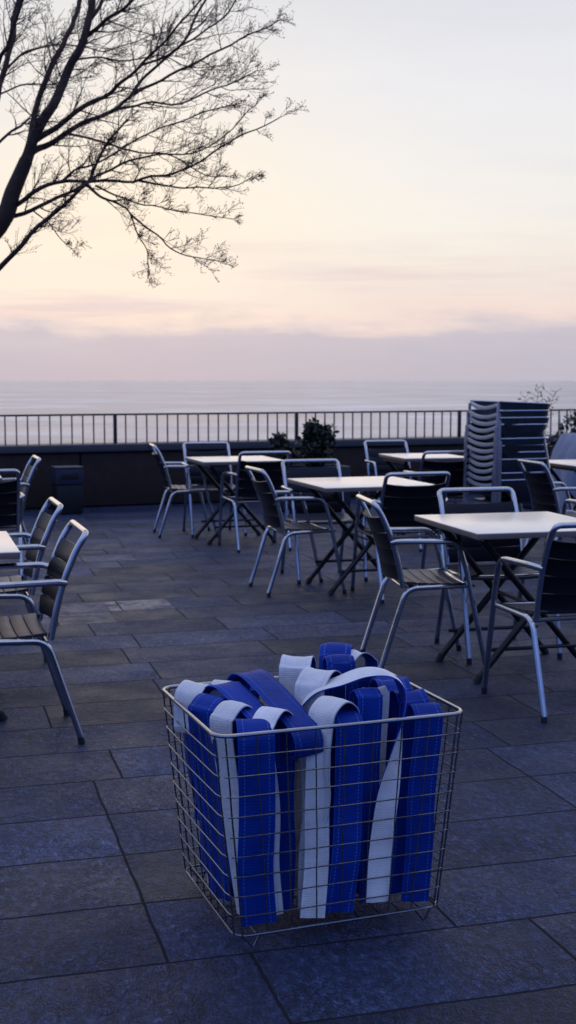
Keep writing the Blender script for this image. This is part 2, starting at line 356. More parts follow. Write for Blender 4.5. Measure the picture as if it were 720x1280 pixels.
# ------------------------------------------------------------------ sky and sun
SUN_AZ, SUN_EL = R(-7.0), R(3.6)          # over the sea, left of the middle of the view
world = bpy.data.worlds.new('World'); scene.world = world; world.use_nodes = True
def build_world():
    t = world.node_tree; N = t.nodes; N.clear()
    class W(NT):
        def __init__(s): s.t = t
    s = W(); out = s.n('ShaderNodeOutputWorld'); g = s.n('ShaderNodeTexCoord').outputs['Generated']
    nv = s.n('ShaderNodeVectorMath', operation='NORMALIZE'); s.l(g, nv.inputs[0]); d = nv.outputs[0]
    sp = s.n('ShaderNodeSeparateXYZ'); s.l(d, sp.inputs[0]); z = sp.outputs[2]
    def stretched(sc):
        m = s.n('ShaderNodeMapping'); m.inputs['Scale'].default_value = sc; s.l(d, m.inputs[0]); return m.outputs[0]
    n1 = s.noise(stretched((9, 9, 42)), 1.0, 8, .62)        # lumpy top of the cloud bank
    n2 = s.noise(stretched((2.2, 2.2, 26)), 1.3, 5, .6)     # long thin streaks
    n3 = s.noise(stretched((3, 3, 10)), 1.0, 4, .55)
    streak_amt = s.n('ShaderNodeMapRange'); s.l(z, streak_amt.inputs[0]); streak_amt.inputs[1].default_value = .02; streak_amt.inputs[2].default_value = .12
    streak_amt.inputs[3].default_value = 0.0; streak_amt.inputs[4].default_value = .07
    zz = s.math('ADD', z, s.math('MULTIPLY', s.math('SUBTRACT', n1, .5), .046))
    zz = s.math('ADD', zz, s.math('MULTIPLY', s.math('SUBTRACT', n2, .5), streak_amt.outputs[0]))
    p = s.math('MULTIPLY', zz, 1.6)
    L = lin
    ramp = s.ramp(p, [(0.0, L(188,186,201)), (.030, L(191,189,204)), (.0600, L(200,195,207)), (.0670, L(217,206,211)), (.082, L(243,221,214)),
                      (.112, L(245,231,221)), (.17, L(248,242,233)), (.25, L(243,241,239)), (.34, L(240,240,243)), (.45, L(228,230,236)),
                      (.62, L(222,226,243)), (.85, L(212,219,246)), (1.0, L(203,213,246))])
    # the glow round the hidden sun
    gd = Vector((math.sin(SUN_AZ), math.cos(SUN_AZ), math.tan(R(5.0)))).normalized()
    dp = s.n('ShaderNodeVectorMath', operation='DOT_PRODUCT'); s.l(d, dp.inputs[0]); dp.inputs[1].default_value = gd
    glow = s.math('POWER', s.math('MAXIMUM', dp.outputs['Value'], 0), 90)
    above = s.n('ShaderNodeMapRange', interpolation_type='SMOOTHSTEP'); s.l(zz, above.inputs[0]); above.inputs[1].default_value = .035; above.inputs[2].default_value = .062
    gl = s.math('MULTIPLY', glow, above.outputs[0])
    c = s.mix(s.math('MULTIPLY', gl, .95), ramp, (1.04, .90, .73, 1))
    pinkm = s.ramp(s.noise(stretched((2.6, 2.6, 46)), 1.1, 6, .6), [(.47, (0,0,0)), (.62, (1,1,1))])
    band = s.ramp(p, [(.060, (0,0,0)), (.085, (1,1,1)), (.125, (.55,.55,.55)), (.20, (0,0,0))])
    c = s.mix(s.math('MULTIPLY', s.math('MULTIPLY', pinkm, band), .75), c, L(224,203,208))
    wisp = s.ramp(s.noise(stretched((1.6, 1.6, 17)), 1.4, 7, .62), [(.48, (0,0,0)), (.68, (1,1,1))])
    c = s.mix(s.math('MULTIPLY', wisp, .28), c, L(222,222,232))
    soft = s.ramp(n3, [(.35, (.97,.97,.985)), (.65, (1.02,1.015,1.0))]); c = s.mix(.8, c, soft, 'MULTIPLY')
    # away from the sunset the sky is the deep blue of the hour
    back = s.ramp(s.math('MULTIPLY', z, 1.0), [(0, L(54,70,126)), (.22, L(104,136,220)), (.5, L(146,178,252)), (1, L(203,213,246))])
    f = s.n('ShaderNodeMapRange', interpolation_type='SMOOTHSTEP'); s.l(sp.outputs[1], f.inputs[0]); f.inputs[1].default_value = -.15; f.inputs[2].default_value = .75
    c = s.mix(f.outputs[0], back, c)
    below = s.n('ShaderNodeMapRange'); s.l(z, below.inputs[0]); below.inputs[1].default_value = -.03; below.inputs[2].default_value = -.002
    c = s.mix(below.outputs[0], L(90,90,108), c)
    b1 = s.n('ShaderNodeBackground'); s.l(c, b1.inputs[0]); b1.inputs[1].default_value = SKY
    sky = s.n('ShaderNodeTexSky', sky_type='NISHITA'); sky.sun_disc = False; sky.sun_elevation = SUN_EL; sky.sun_rotation = SUN_AZ
    b2 = s.n('ShaderNodeBackground'); s.l(sky.outputs[0], b2.inputs[0]); b2.inputs[1].default_value = .07
    ms = s.n('ShaderNodeMixShader'); ms.inputs[0].default_value = .03
    s.l(b1.outputs[0], ms.inputs[1]); s.l(b2.outputs[0], ms.inputs[2]); s.l(ms.outputs[0], out.inputs[0])
SKY = 1.01
build_world()
sl = bpy.data.lights.new('sun', 'SUN'); so = bpy.data.objects.new('sun', sl); col.objects.link(so)
sl.energy = .14; sl.angle = R(38); sl.color = (1, .66, .42)
sd = Vector((math.sin(SUN_AZ)*math.cos(SUN_EL), math.cos(SUN_AZ)*math.cos(SUN_EL), math.sin(SUN_EL)))
so.rotation_euler = sd.to_track_quat('Z', 'Y').to_euler(); so.location = (-3, 20, 6)

# ------------------------------------------------------------------ setting
WALL_A = R(22)                                           # the parapet runs at this angle to the picture
wu, wn_ = Vector((math.cos(WALL_A), math.sin(WALL_A), 0)), Vector((-math.sin(WALL_A), math.cos(WALL_A), 0))
W0 = Vector((0, 14.6, 0))
mb = MB()
pts = [W0 + wu*s + wn_*t for s, t in ((-45,-45),(45,-45),(45,.5),(-45,.5))]
mb.v = [tuple(p) for p in pts] + [(p.x, p.y, -13) for p in pts]
mb.face((0,1,2,3), 0)
for a, b in ((0,1),(1,2),(2,3),(3,0)): mb.face((b, a, a+4, b+4), 1)
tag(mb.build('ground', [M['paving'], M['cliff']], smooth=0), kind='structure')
mb = MB()
import itertools
rad = [0, 40, 90, 200, 500, 1500, 6000, 25000, 90000]; ns = 48
mb.v.append((0,0,-12))
for r in rad[1:]:
    for k in range(ns): mb.v.append((r*math.cos(2*math.pi*k/ns), r*math.sin(2*math.pi*k/ns), -12))
for k in range(ns): mb.face((0, 1+k, 1+(k+1) % ns))
for i in range(len(rad)-2):
    for k in range(ns):
        a, b = 1+i*ns+k, 1+i*ns+(k+1) % ns; mb.face((a, a+ns, b+ns, b))
tag(mb.build('sea', M['sea'], smooth=0), kind='structure')

# low parapet wall with panels and a stone coping
def wall_box(m, s0, s1, t0, t1, z0, z1, mi=0, bev=0):
    mt = Matrix.Translation(W0) @ Matrix.Rotation(WALL_A, 4, 'Z'); m.box(s0, s1, t0, t1, z0, z1, mi, mt, bev)
wr = tag(empty('parapet_wall', W0), 'low dark brown panelled wall with grey stone coping along the terrace edge', 'wall')
def wbuild(m, name, mats, root, **k):
    o = m.build(name, mats, root, **k); o.matrix_parent_inverse = Matrix.Translation(-W0); return o
m = MB(); wall_box(m, -30, 30, .03, .30, 0, .60); wbuild(m, 'wall_body', M['wall'], wr, smooth=0)
m = MB()
for k in range(-12, 13): wall_box(m, k*2.4 + .012, (k+1)*2.4 - .012, .0, .027, .02, .585, 0, .004)
wbuild(m, 'cladding', M['panel'], wr)
m = MB()
for k in range(-15, 15): wall_box(m, k*2.0 + .003 + .35, (k+1)*2.0 - .003 + .35, -.035, .36, .602, .68, 0, .008)
wbuild(m, 'coping', M['coping'], wr)

# railing on the wall
rr_ = tag(empty('railing', W0), 'thin dark metal railing of upright bars on the stone coping before the sea', 'railing')
m = MB(); wall_box(m, -30, 30, .115, .155, .985, 1.005, 0, .003); wbuild(m, 'top_rail', M['iron'], rr_)
SP = 2.14
posts = [-1.98 + SP*k for k in range(-6, 8)]
for s in posts:
    m = MB(); wall_box(m, s-.018, s+.018, .117, .153, .681, .984, 0, .003); wbuild(m, 'post', M['iron'], rr_)
proto = None
for i, s in enumerate(posts[:-1]):
    if not (2 < i < 11): continue
    for k in range(1, 18):
        q = s + SP*k/18
        if proto is None:
            m = MB(); wall_box(m, q-.0065, q+.0065, .128, .142, .681, .984); proto = wbuild(m, 'baluster', M['iron'], rr_); q0 = q
        elif -4.3 < q < 5.2:
            b = proto.copy(); col.objects.link(b); b.location = wu*(q - q0)

# ------------------------------------------------------------------ armchairs
def make_chair():
    root = empty('armchair')
    r = .0128
    hw, fw = .212, .235
    for s in (-1, 1):
        # side frame: arm tube and front leg are one bent tube, rail and rear leg another
        arm = fillet([(s*.207, -.205, .612), (s*.238, -.17, .622), (s*.245, .10, .618), (s*.2445, .137, .50)], [.03, .05], 7)
        m = MB(); m.tube(arm, r); m.build('armrest', M['alu'], root)
        a = Vector((s*.2445, .137, .502)); b = Vector((s*.238, .245, .022))
        m = MB(); m.tube([a, a.lerp(b, .5), b], r); lg = m.build('leg', M['alu'], root)
        m = MB(); m.tube([b + Vector((0,-.001,.006)), b + Vector((0,.002,-.0215))], .0134, 12); m.build('foot_cap', M['rubber'], lg)
        rail = fillet([(s*.236, .160, .412), (s*.214, -.135, .398), (s*.215, -.255, .022)], [.055], 8)
        cut = 4
        m = MB(); m.tube(rail[:cut], r); m.build('seat_rail', M['alu'], root)
        m = MB(); m.tube(rail[cut-1:], r); lg = m.build('leg', M['alu'], root)
        m = MB(); m.tube([(s*.215, -.2522, .028), (s*.215, -.2555, .0005)], .0134, 12); m.build('foot_cap', M['rubber'], lg)
    # inverted U of the back
    back = [(-.202,-.150,.402),(-.203,-.168,.50),(-.204,-.200,.62),(-.204,-.252,.74),(-.204,-.288,.795),(.204,-.288,.795),(.204,-.252,.74),(.204,-.200,.62),(.203,-.168,.50),(.202,-.150,.402)]
    p = fillet(back, [.04,.04,.03,.062,.062,.03,.04,.04], 6)
    m = MB(); m.tube(p, r, 12); m.build('back_frame', M['alu'], root)
    m = MB(); m.tube([(-.232,.158,.406),(0,.160,.402),(.232,.158,.406)], .011); m.tube([(-.213,-.13,.392),(.213,-.13,.392)], .010)
    m.build('cross_tube', M['alu'], root)
    # four curved back slats
    m = MB()
    prof = [(-.150,.435),(-.163,.51),(-.183,.585),(-.214,.665),(-.247,.738)]
    def bp(z):
        for (y0,z0),(y1,z1) in zip(prof, prof[1:]):
            if z <= z1: break
        t = (z-z0)/(z1-z0); return Vector((0, y0+(y1-y0)*t, z))
    n = 4; H = (.738-.435)/n
    for k in range(n):
        z0, z1 = .435 + k*H + .0018, .435 + (k+1)*H - .0018
        a, b = bp(z0), bp(z1); up = (b-a).normalized(); nr = Vector((0, -up.z, up.y))   # nr points to the back
        rows = [(0,.010),(.08,.0125),(.5,.0135),(.92,.0125),(1,.010)]
        X = [-.199,-.190,-.15,-.075,0,.075,.15,.190,.199]; o = len(m.v); th = .009
        for side in (0, 1):
            for x in X:
                sag = .040*(1-(abs(x)/.199)**2.4)
                for (t, bul) in rows:
                    q = a.lerp(b, t) + nr*(sag + (bul-.0125)*(-1)) + Vector((x,0,0)) + nr*(th if side else 0) - nr*.005
                    m.v.append(tuple(q))
        nx, nr_ = len(X), len(rows); tot = nx*nr_
        for i in range(nx-1):
            for j in range(nr_-1):
                q = (o+i*nr_+j, o+(i+1)*nr_+j, o+(i+1)*nr_+j+1, o+i*nr_+j+1)
                m.face(q[::-1]); m.face(tuple(v+tot for v in q))
        for i in range(nx-1):
            for j in (0, nr_-1):
                A, B = o+i*nr_+j, o+(i+1)*nr_+j; m.face((A,B,B+tot,A+tot) if j == 0 else (B,A,A+tot,B+tot))
        for i in (0, nx-1):
            for j in range(nr_-1):
                A, B = o+i*nr_+j, o+i*nr_+j+1; m.face((B,A,A+tot,B+tot) if i == 0 else (A,B,B+tot,A+tot))
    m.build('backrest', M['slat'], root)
    # six seat slats running side to side, dished
    m = MB(); Y = [-.138 + k*.0545 for k in range(7)]
    zf = lambda y, x: .416 + .010*(abs(y-.02)/.16)**2*(1 if y < .02 else -.9) - .008*(1-(x/.21)**2)
    for k in range(6):
        y0, y1 = Y[k]+.0025, Y[k+1]-.0025; X = [-.212,-.14,-.07,0,.07,.14,.212]; o = len(m.v)
        for x in X:
            xs = x*(1 + .09*(k/5))
            for (y, dz) in ((y0,-.013),(y0,-.002),(y0+.004,.0),(y1-.004,.0),(y1,-.002),(y1,-.013)):
                m.v.append((xs, y, zf(y, x)+dz+.006))
        for i in range(len(X)-1):
            for j in range(6):
                A, B = o+i*6+j, o+i*6+(j+1) % 6; m.face((A, A+6, B+6, B))
        m.face(tuple(o+j for j in range(6))); m.face(tuple(o+(len(X)-1)*6+j for j in reversed(range(6))))
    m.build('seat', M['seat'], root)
    return root

chair = make_chair(); remember(chair); first_chair = [True]
def put_chair(x, y, th, label, group, z=0.0, anchor=(0,0)):
    c = chair if first_chair[0] else copy_tree(chair); first_chair[0] = False
    t = R(th); ax, ay = anchor
    c.location = (x - (ax*math.cos(t) - ay*math.sin(t)), y - (ax*math.sin(t) + ay*math.cos(t)), z); c.rotation_euler.z = t
    tag(c, label, 'chair', group); return c
RR, RL, RM = (.215,-.255), (-.215,-.255), (0,-.255)
G1, G2 = 'chairs set out round the tables', 'stacked chairs'
put_chair(.433, 5.868, -82, 'armchair turned right, side-on behind the basket, at the left end of the nearest table', G1, 0, RR)
put_chair(.985, 6.62, 194, 'armchair facing the camera across the nearest cream-topped table', G1, 0, RM)
put_chair(1.025, 5.01, 17, 'nearest armchair at right, seen from behind and cut off by the right picture edge', G1, 0, RL)
put_chair(-.122, 8.005, -73, 'armchair turned right at the left end of the middle table, standing on open paving', G1, 0, RR)
put_chair(.58, 7.76, 16, 'dark-backed armchair seen from behind at the middle table, above the side-on chair', G1, 0, RL)
put_chair(.165, 9.05, 196, 'armchair facing the camera behind the middle table, before the dark planter', G1, 0, RM)
put_chair(-1.116, 11.051, -78, 'armchair turned right at the left end of the far left-centre table', G1, 0, RR)
put_chair(-.392, 10.08, 18, 'dark-backed armchair seen from behind at the near side of the far left-centre table', G1, 0, RL)
put_chair(-.74, 11.62, 196, 'armchair facing the camera on the wall side of the far left-centre table', G1, 0, RM)
put_chair(.92, 12.0, 197, 'armchair facing the camera behind the small far table, left of the chair stack', G1, 0, RM)
put_chair(1.27, 10.2, 14, 'dark-backed armchair seen from behind at the small far table beside the chair stack', G1, 0, RM)
put_chair(1.78, 8.75, -76, 'armchair turned right at the right picture edge, standing before the tall chair stack', G1, 0, RR)
put_chair(1.86, 7.62, 16, 'armchair at the right picture edge of which only an arm shows beyond the nearest table', G1, 0, RL)
put_chair(-.778, 4.709, 107, 'nearest armchair at left, side-on and turned left, arms running out of the picture', G1, 0, RL)
put_chair(-1.05, 5.72, 107, 'second armchair from the left front, turned left just behind the nearest one', G1, 0, RL)
put_chair(-1.82, 9.2, 107, 'farthest armchair at left, turned left, its top rail lit above the others', G1, 0, RL)
put_chair(-1.70, 8.1, 16, 'dark armchair seen from behind, half cut off by the left picture edge', G1, 0, RR)

# tub chairs stacked up: dark side shells, pale strip across the front
def make_tub():
    root = empty('tub_chair'); r = .0125
    def ring(z, hw, y0, y1, n=8):                       # U from the left front tip round the back to the right front tip
        pts = fillet([(-hw, y1, z), (-hw*.97, y0, z), (hw*.97, y0, z), (hw, y1, z)], .12, n); return pts
    top, bot = ring(.60, .235, -.245, .235), ring(.43, .195, -.185, .075)
    m = MB(); k = len(top); th = .006; L = 5
    for side in (0, 1):
        for i in range(k):
            for q in range(L):
                t = q/(L-1); P = bot[i].lerp(top[i], t); c = Vector((0, .02, P.z)); n = (P-c).normalized()
                bulge = .012*math.sin(math.pi*t); m.v.append(tuple(P + n*(bulge + (th if side else 0))))
    tot = k*L
    for i in range(k-1):
        for q in range(L-1):
            f = (i*L+q, (i+1)*L+q, (i+1)*L+q+1, i*L+q+1); m.face(f); m.face(tuple(v+tot for v in f[::-1]))
        for q in (0, L-1):
            a, b = i*L+q, (i+1)*L+q; m.face((a, a+tot, b+tot, b) if q == 0 else (b, b+tot, a+tot, a))
    for i in (0, k-1):
        for q in range(L-1):
            a, b = i*L+q, i*L+q+1; m.face((b, b+tot, a+tot, a) if i == 0 else (a, a+tot, b+tot, b))
    m.build('shell', M['shell'], root)
    m = MB(); m.tube([P + Vector((0,0,.003)) + (P-Vector((0,.02,P.z))).normalized()*.005 for P in top], .0065, 8); m.build('rim', M['alu'], root)
    # seat pan and the pale curved strip between the front tips
    m = MB(); m.box(-.19, .19, -.18, .20, .415, .43, 0, None, .006); m.build('seat', M['shell'], root)
    m = MB(); X = [-.232 + .464*i/12 for i in range(13)]
    for x in X:
        s = 1-(x/.232)**2; z = .597 - .034*s; y = .236 + .012*s
        for dy, dz in ((0,-.028),(.004,-.014),(0,0),(-.016,.001),(-.016,-.029)): m.v.append((x, y+dy, z+dz))
    for i in range(12):
        for q in range(5): a, b = i*5+q, i*5+(q+1) % 5; m.face((a, b, b+5, a+5))
    m.face((4,3,2,1,0)); m.face(tuple(60+q for q in range(5))); m.build('front_strip', M['strip'], root)
    for s in (-1, 1):
        m = MB(); m.tube([(s*.238,.240,.585),(s*.240,.243,.3),(s*.242,.246,.0)], r, 10); m.build('leg', M['alu'], root)
        m = MB(); m.tube([(s*.19,-.17,.42),(s*.205,-.22,.2),(s*.215,-.26,.0)], r, 10); m.build('leg', M['alu'], root)
    return root
tub = make_tub(); remember(tub)
ordw = ['bottom', 'second from bottom', 'third from bottom', 'fourth from bottom', 'fifth from bottom', 'sixth from bottom', 'sixth from top', 'fifth from top', 'fourth from top', 'third from top', 'second from top', 'topmost']
for k in range(12):
    c = tub if k == 0 else copy_tree(tub)
    c.location = (1.735 + rnd.uniform(-.013,.013), 10.05 + rnd.uniform(-.012,.012), .053*k); c.rotation_euler.z = R(111 + rnd.uniform(-3.5,3.5))
    if k == 11: c.rotation_euler.x = R(2.5); c.location.z += .008
    tag(c, ('dark tub chair with pale front strip, %s of the tall stack' % ordw[k]), 'chair', G2)

# ------------------------------------------------------------------ folding tables
def make_table(w, d):
    root = empty('folding_table')
    m = MB(); m.box(-w/2, w/2, -d/2, d/2, .672, .700, 0, None, .004)
    for i, f in enumerate(m.f):
        zs = [m.v[v][2] for v in f]
        if max(zs) < .6985 or min(zs) < .690: m.m[i] = 1
    m.build('tabletop', [M['top'], M['edge']], root)
    for s in (-1, 1):
        y = s*.235
        for q in (-1, 1):
            yo = y + q*.014
            a, b = Vector((-q*.27, yo, .655)), Vector((q*.29, yo, .014))
            m = MB(); m.tube([a, a.lerp(b,.5), b], .0165, 10); lg = m.build('leg', M['black'], root)
            m = MB(); m.tube([b + Vector((-q*.016,0,.018)), b + Vector((q*.003,0,-.0135))], .0195, 10); m.build('foot_cap', M['rubber'], lg)
        m = MB(); m.tube([(-.235, y, .145), (.235, y, .145)], .009, 8); m.build('stretcher', M['black'], root)
    m = MB()
    for q in (-1, 1): m.box(q*.27-.012, q*.27+.012, -.29, .29, .645, .671)
    m.tube([(0,-.235,.335),(0,.235,.335)], .009, 8)
    m.build('under_frame', M['black'], root)
    return root
GT = 'folding tables on the terrace'
def put_table(corner, ang, w, d, label, right=False):
    t = make_table(w, d); a = R(ang); u = Vector((math.cos(a), math.sin(a))); n = Vector((-math.sin(a), math.cos(a)))
    c = Vector(corner) + u*(w/2)*(-1 if right else 1) + n*(d/2)
    t.location = (c.x, c.y, 0); t.rotation_euler.z = a; return tag(t, label, 'table', GT)
put_table((.824, 5.52), 14.5, .72, .80, 'nearest cream-topped folding table on crossed black legs, at right behind the basket')
put_table((.233, 7.90), 17, .76, .82, 'cream-topped folding table in the middle of the terrace, with chairs on three sides')
put_table((-.686, 10.45), 17, .70, .72, 'cream-topped folding table far left of centre, near the wall and the bin')
put_table((1.005, 10.93), 14, .60, .74, 'small far cream-topped table left of the chair stack')
put_table((2.24, 9.97), 16, .72, .74, 'cream-topped table cut off by the right picture edge beyond the chair stack')
put_table((-1.04, 4.93), 16.5, .72, .72, 'cream-topped table of which one corner shows at the left picture edge', True)
put_table((-1.96, 8.75), 16, .72, .74, 'far table at the left picture edge, a sliver of its top showing between chairs', True)

# ------------------------------------------------------------------ wire basket
BC, BA = Vector((.050, 3.240, 0)), R(20)
bm_ = Matrix.Translation(BC) @ Matrix.Rotation(BA, 4, 'Z')
bas = tag(empty('wire_basket', BC, BA), 'square steel wire basket full of folded blue and white straps in the foreground', 'basket')
ZR, ZB = .54, .042
HWt, HDt, HWb, HDb = .324, .258, .272, .234
def rrect(hw, hd, z, r, seg=7):
    out = []
    for cx, cy, a0 in ((hw-r, hd-r, 0), (-hw+r, hd-r, 90), (-hw+r, -hd+r, 180), (hw-r, -hd+r, 270)):
        for k in range(seg+1):
            a = R(a0 + 90*k/seg); out.append((cx + r*math.cos(a), cy + r*math.sin(a), z))
    return out
m = MB(); m.loop(rrect(HWt, HDt, ZR, .04), .0050, 10); m.build('rim', M['rim'], bas)
def at_level(z):
    t = (z-ZB)/(ZR-ZB); return HWb + (HWt-HWb)*t, HDb + (HDt-HDb)*t
WR = .0018
NH = 10
zl = [ZB + (ZR-ZB)*k/NH for k in range(1, NH)]
def panel(axis, sgn, nv):
    m = MB()
    for k in range(nv+1):
        f = -1 + 2*k/nv; f *= .93
        pts = []
        for z in [ZB + (ZR-ZB)*i/8 for i in range(9)]:
            w, d = at_level(z); bow = .004*math.sin(math.pi*(z-ZB)/(ZR-ZB))*rnd.uniform(-1,1)
            pts.append((f*w + bow*.4, sgn*(d-.002), z) if axis == 'x' else (sgn*(w-.002), f*d + bow*.4, z))
        m.tube(pts, WR if 0 < k < nv else WR*1.25, 6)
    for z in zl:
        w, d = at_level(z); r = .035
        e = .0015 + WR
        if axis == 'x': p = [(-w+r*.3+.0, sgn*(d+e-.006), z), (-w+r, sgn*(d+e), z), (0, sgn*(d+e+.001), z+rnd.uniform(-.002,.002)), (w-r, sgn*(d+e), z), (w-r*.3, sgn*(d+e-.006), z)]
        else: p = [(sgn*(w+e-.006), -d+r*.3, z), (sgn*(w+e), -d+r, z), (sgn*(w+e+.001), 0, z+rnd.uniform(-.002,.002)), (sgn*(w+e), d-r, z), (sgn*(w+e-.006), d-r*.3, z)]
        m.tube(p, WR, 6)
    return m.build('wire_panel', M['wire'], bas)
panel('x', -1, 8); panel('x', 1, 8); panel('y', -1, 7); panel('y', 1, 7)
m = MB(); m.loop(rrect(HWb, HDb, ZB, .035), .0032, 8); m.build('base_ring', M['wire'], bas)
m = MB()
for k in range(1, 10): x = -HWb + 2*HWb*k/10; m.tube([(x,-HDb,ZB-.002),(x,HDb,ZB-.002)], WR, 6)
for k in range(1, 8): y = -HDb + 2*HDb*k/8; m.tube([(-HWb,y,ZB+.0015),(HWb,y,ZB+.0015)], WR, 6)
m.build('floor_grid', M['wire'], bas)
for sx in (-1, 1):
    for sy in (-1, 1):
        x, y = sx*(HWb-.045), sy*(HDb-.005); m = MB()
        m.tube(fillet([(x-.028, y, ZB), (x+.004, y-sy*.006, .004), (x+.022, y-sy*.004, ZB)], .006, 4), .0028, 7)
        m.build('foot', M['wire'], bas)

# ------------------------------------------------------------------ straps
def ribbon(name, pts, wdirs, w, outer, inner, label, th=.0034, sub=7, crease=0.0):
    """two-faced webbing swept along pts (basket coordinates); wdirs: width direction at each point"""
    P = crom(pts, sub); n = len(P)
    Wd = crom([Vector(q).normalized() for q in wdirs], sub)
    m = MB(); cum = 0; acc = [0]
    for i in range(1, n): cum += (P[i]-P[i-1]).length; acc.append(cum)
    prof = [-.5, -.46, -.2, .2, .46, .5]; K = len(prof); ph = rnd.uniform(0, 6)
    for i in range(n):
        t = (P[min(i+1,n-1)] - P[max(i-1,0)]).normalized()
        W = Wd[i] - t*Wd[i].dot(t); W = W.normalized() if W.length > 1e-4 else Vector((1,0,0))
        nr = t.cross(W)
        curl = .0055*math.sin(acc[i]*9 + ph) + .002*math.sin(acc[i]*23 + 2*ph)
        for side in (0, 1):
            for q in prof:
                bow = curl*(1-(2*q)**2)
                thin = th if abs(q) < .48 else th*.75
                m.v.append(tuple(P[i] + W*(q*w) + nr*(bow + (thin if side == 0 else 0))))
    S = 2*K
    for i in range(n-1):
        for j in range(K-1):
            a = i*S+j
            u0, u1 = prof[j]+.5, prof[j+1]+.5
            m.face((a, a+1, a+1+S, a+S), 0, [(u0,acc[i]),(u1,acc[i]),(u1,acc[i+1]),(u0,acc[i+1])])
            b = a+K
            m.face((b+S, b+1+S, b+1, b), 1, [(u0,acc[i+1]),(u1,acc[i+1]),(u1,acc[i]),(u0,acc[i])])
        for j, e in ((0, 0), (K-1, 1)):
            a = i*S+j; q = (a, a+S, a+S+K, a+K)
            m.face(q if e == 0 else q[::-1], 0, [(e*1.0,acc[i]),(e*1.0,acc[i+1]),(e*1.0,acc[i+1]),(e*1.0,acc[i])])
    for i in (0, n-1):
        o = i*S
        for j in range(K-1):
            q = (o+j, o+j+K, o+j+1+K, o+j+1); m.face(q if i == 0 else q[::-1], 0, [(.5,0)]*4)
    ob = m.build(name, [M[outer], M[inner]], None, smooth=60); ob.matrix_world = bm_
    return tag(ob, label, 'strap', 'folded straps packed in the basket')

def hair(label, a, b, phi, gap, zt, outer, inner, z1=.056, z2=.056, w=.083, b1=(0,0), b2=(0,0), twist1=0, twist2=0, sq=1.0, lean=0.0):
    """a strap doubled over at the top: two strands hang from an arch; phi is the direction across the arch"""
    d = Vector((math.cos(R(phi)), math.sin(R(phi)), 0)); r = gap/2; c = Vector((a, b, 0))
    wd = lambda t: Vector((-math.sin(R(phi+t)), math.cos(R(phi+t)), 0))
    up = lambda k, z: c + d*k + Vector((0, 0, z)) + d*lean*(z-.3)
    o1, o2 = Vector((*b1, 0)), Vector((*b2, 0)); h = r*sq
    j = lambda: Vector((rnd.uniform(-.009,.009), rnd.uniform(-.006,.006), 0))
    twist1 += rnd.uniform(-9, 9); twist2 += rnd.uniform(-9, 9); a += rnd.uniform(-.003, .003)
    pts, ws = [], []
    sh = zt-h*1.15
    for t in (0, .33, .66): 
        z = z1 + (sh - .03 - z1)*t; pts.append(up(-r*.92, z) + o1*(1-t) + j()); ws.append(wd(twist1*(1-t)))
    for an in (180, 140, 90, 40, 0):
        pts.append(c + d*(r*math.cos(R(an))) + d*lean*(sh-.3) + Vector((0,0, sh + h*1.15*math.sin(R(an))))); ws.append(wd(0))
    for t in (.66, .33, 0):
        z = z2 + (sh - .03 - z2)*t; pts.append(up(r*.92, z) + o2*(1-t) + j()); ws.append(wd(twist2*(1-t)))
    return ribbon('strap', pts, ws, w, outer, inner, label)

# front row, left to right (phi 90: strands hang one behind the other, flat faces to the front)
hair('blue strap with pale stitching at the front left corner, flat against the wires', -.203, -.172, 78, .105, .550, 'blue', 'blue', w=.088, b1=(.008,-.0), twist1=0)
hair('white strap arched over blue, second from the front left corner', -.150, -.160, 38, .105, .567, 'white', 'blue', w=.068, b1=(.03,.03), b2=(-.02,-.02), twist2=52, twist1=30)
hair('wide white strap hanging flat in the left middle of the front', -.052, -.185, 90, .05, .505, 'white', 'white', w=.064, b1=(-.018,-.01))
hair('white strap folded as a short hood over a blue one, middle of the front', .005, -.172, 25, .098, .580, 'white', 'blue', z1=.30, z2=.47, w=.085, b1=(-.01,0))
hair('blue strap under the white hood, hanging flat in the middle of the front', .028, -.176, 90, .078, .550, 'blue', 'blue', w=.074, b1=(-.02,-.005))
hair('stiff blue strap standing upright right of the middle, one stitched edge showing', .098, -.152, 90, .055, .592, 'blue', 'blue', w=.066)
hair('narrow white strap pressed behind the upright blue one right of the middle', .136, -.118, 90, .05, .588, 'white', 'white', w=.06)
hair('blue strap hanging flat at the front right corner, nearest the wires', .244, -.184, 84, .070, .550, 'blue', 'blue', w=.073, b1=(-.035,-.0), b2=(-.035,0))
hair('blue strap folded just behind the front right corner one, slightly taller', .226, -.128, 88, .078, .575, 'blue', 'blue', w=.082, b1=(-.03,0), b2=(-.03,0))
hair('blue strap with pale edge, third back at the right end of the basket', .207, -.062, 86, .085, .592, 'blue', 'blue', w=.088, b1=(-.02,0), b2=(-.02,0))
# left side
hair('white strap bulging over the left rim near the back corner', -.268, .095, 35, .085, .585, 'white', 'blue', z1=.46, z2=.2, b1=(.0,0))
hair('blue strap with an open fold, hanging inside the left wires behind the white hump', -.256, .0, 30, .085, .570, 'blue', 'blue', b1=(.05,0), b2=(.03,0), twist1=-20)
hair('white open-folded strap inside the left wires near the front corner', -.225, -.085, 32, .095, .568, 'white', 'blue', w=.072, b1=(.03,-.055), b2=(.03,.02), twist1=-22)
hair('small white strap fold tucked between the left hump and the long blue straps', -.195, .08, 50, .07, .585, 'white', 'blue', w=.07)
hair('blue strap hanging edge-on inside the left wires near the back corner', -.256, .150, 4, .05, .545, 'blue', 'blue', b1=(.05,0), b2=(.03,0))
hair('blue strap pressed flat inside the left wires in their middle', -.270, .058, 2, .035, .50, 'blue', 'blue', b1=(.055,-.01), b2=(.05,0))
hair('blue strap pressed flat inside the left wires towards the front', -.262, -.06, 3, .03, .49, 'blue', 'blue', b1=(.055,0), b2=(.05,0))
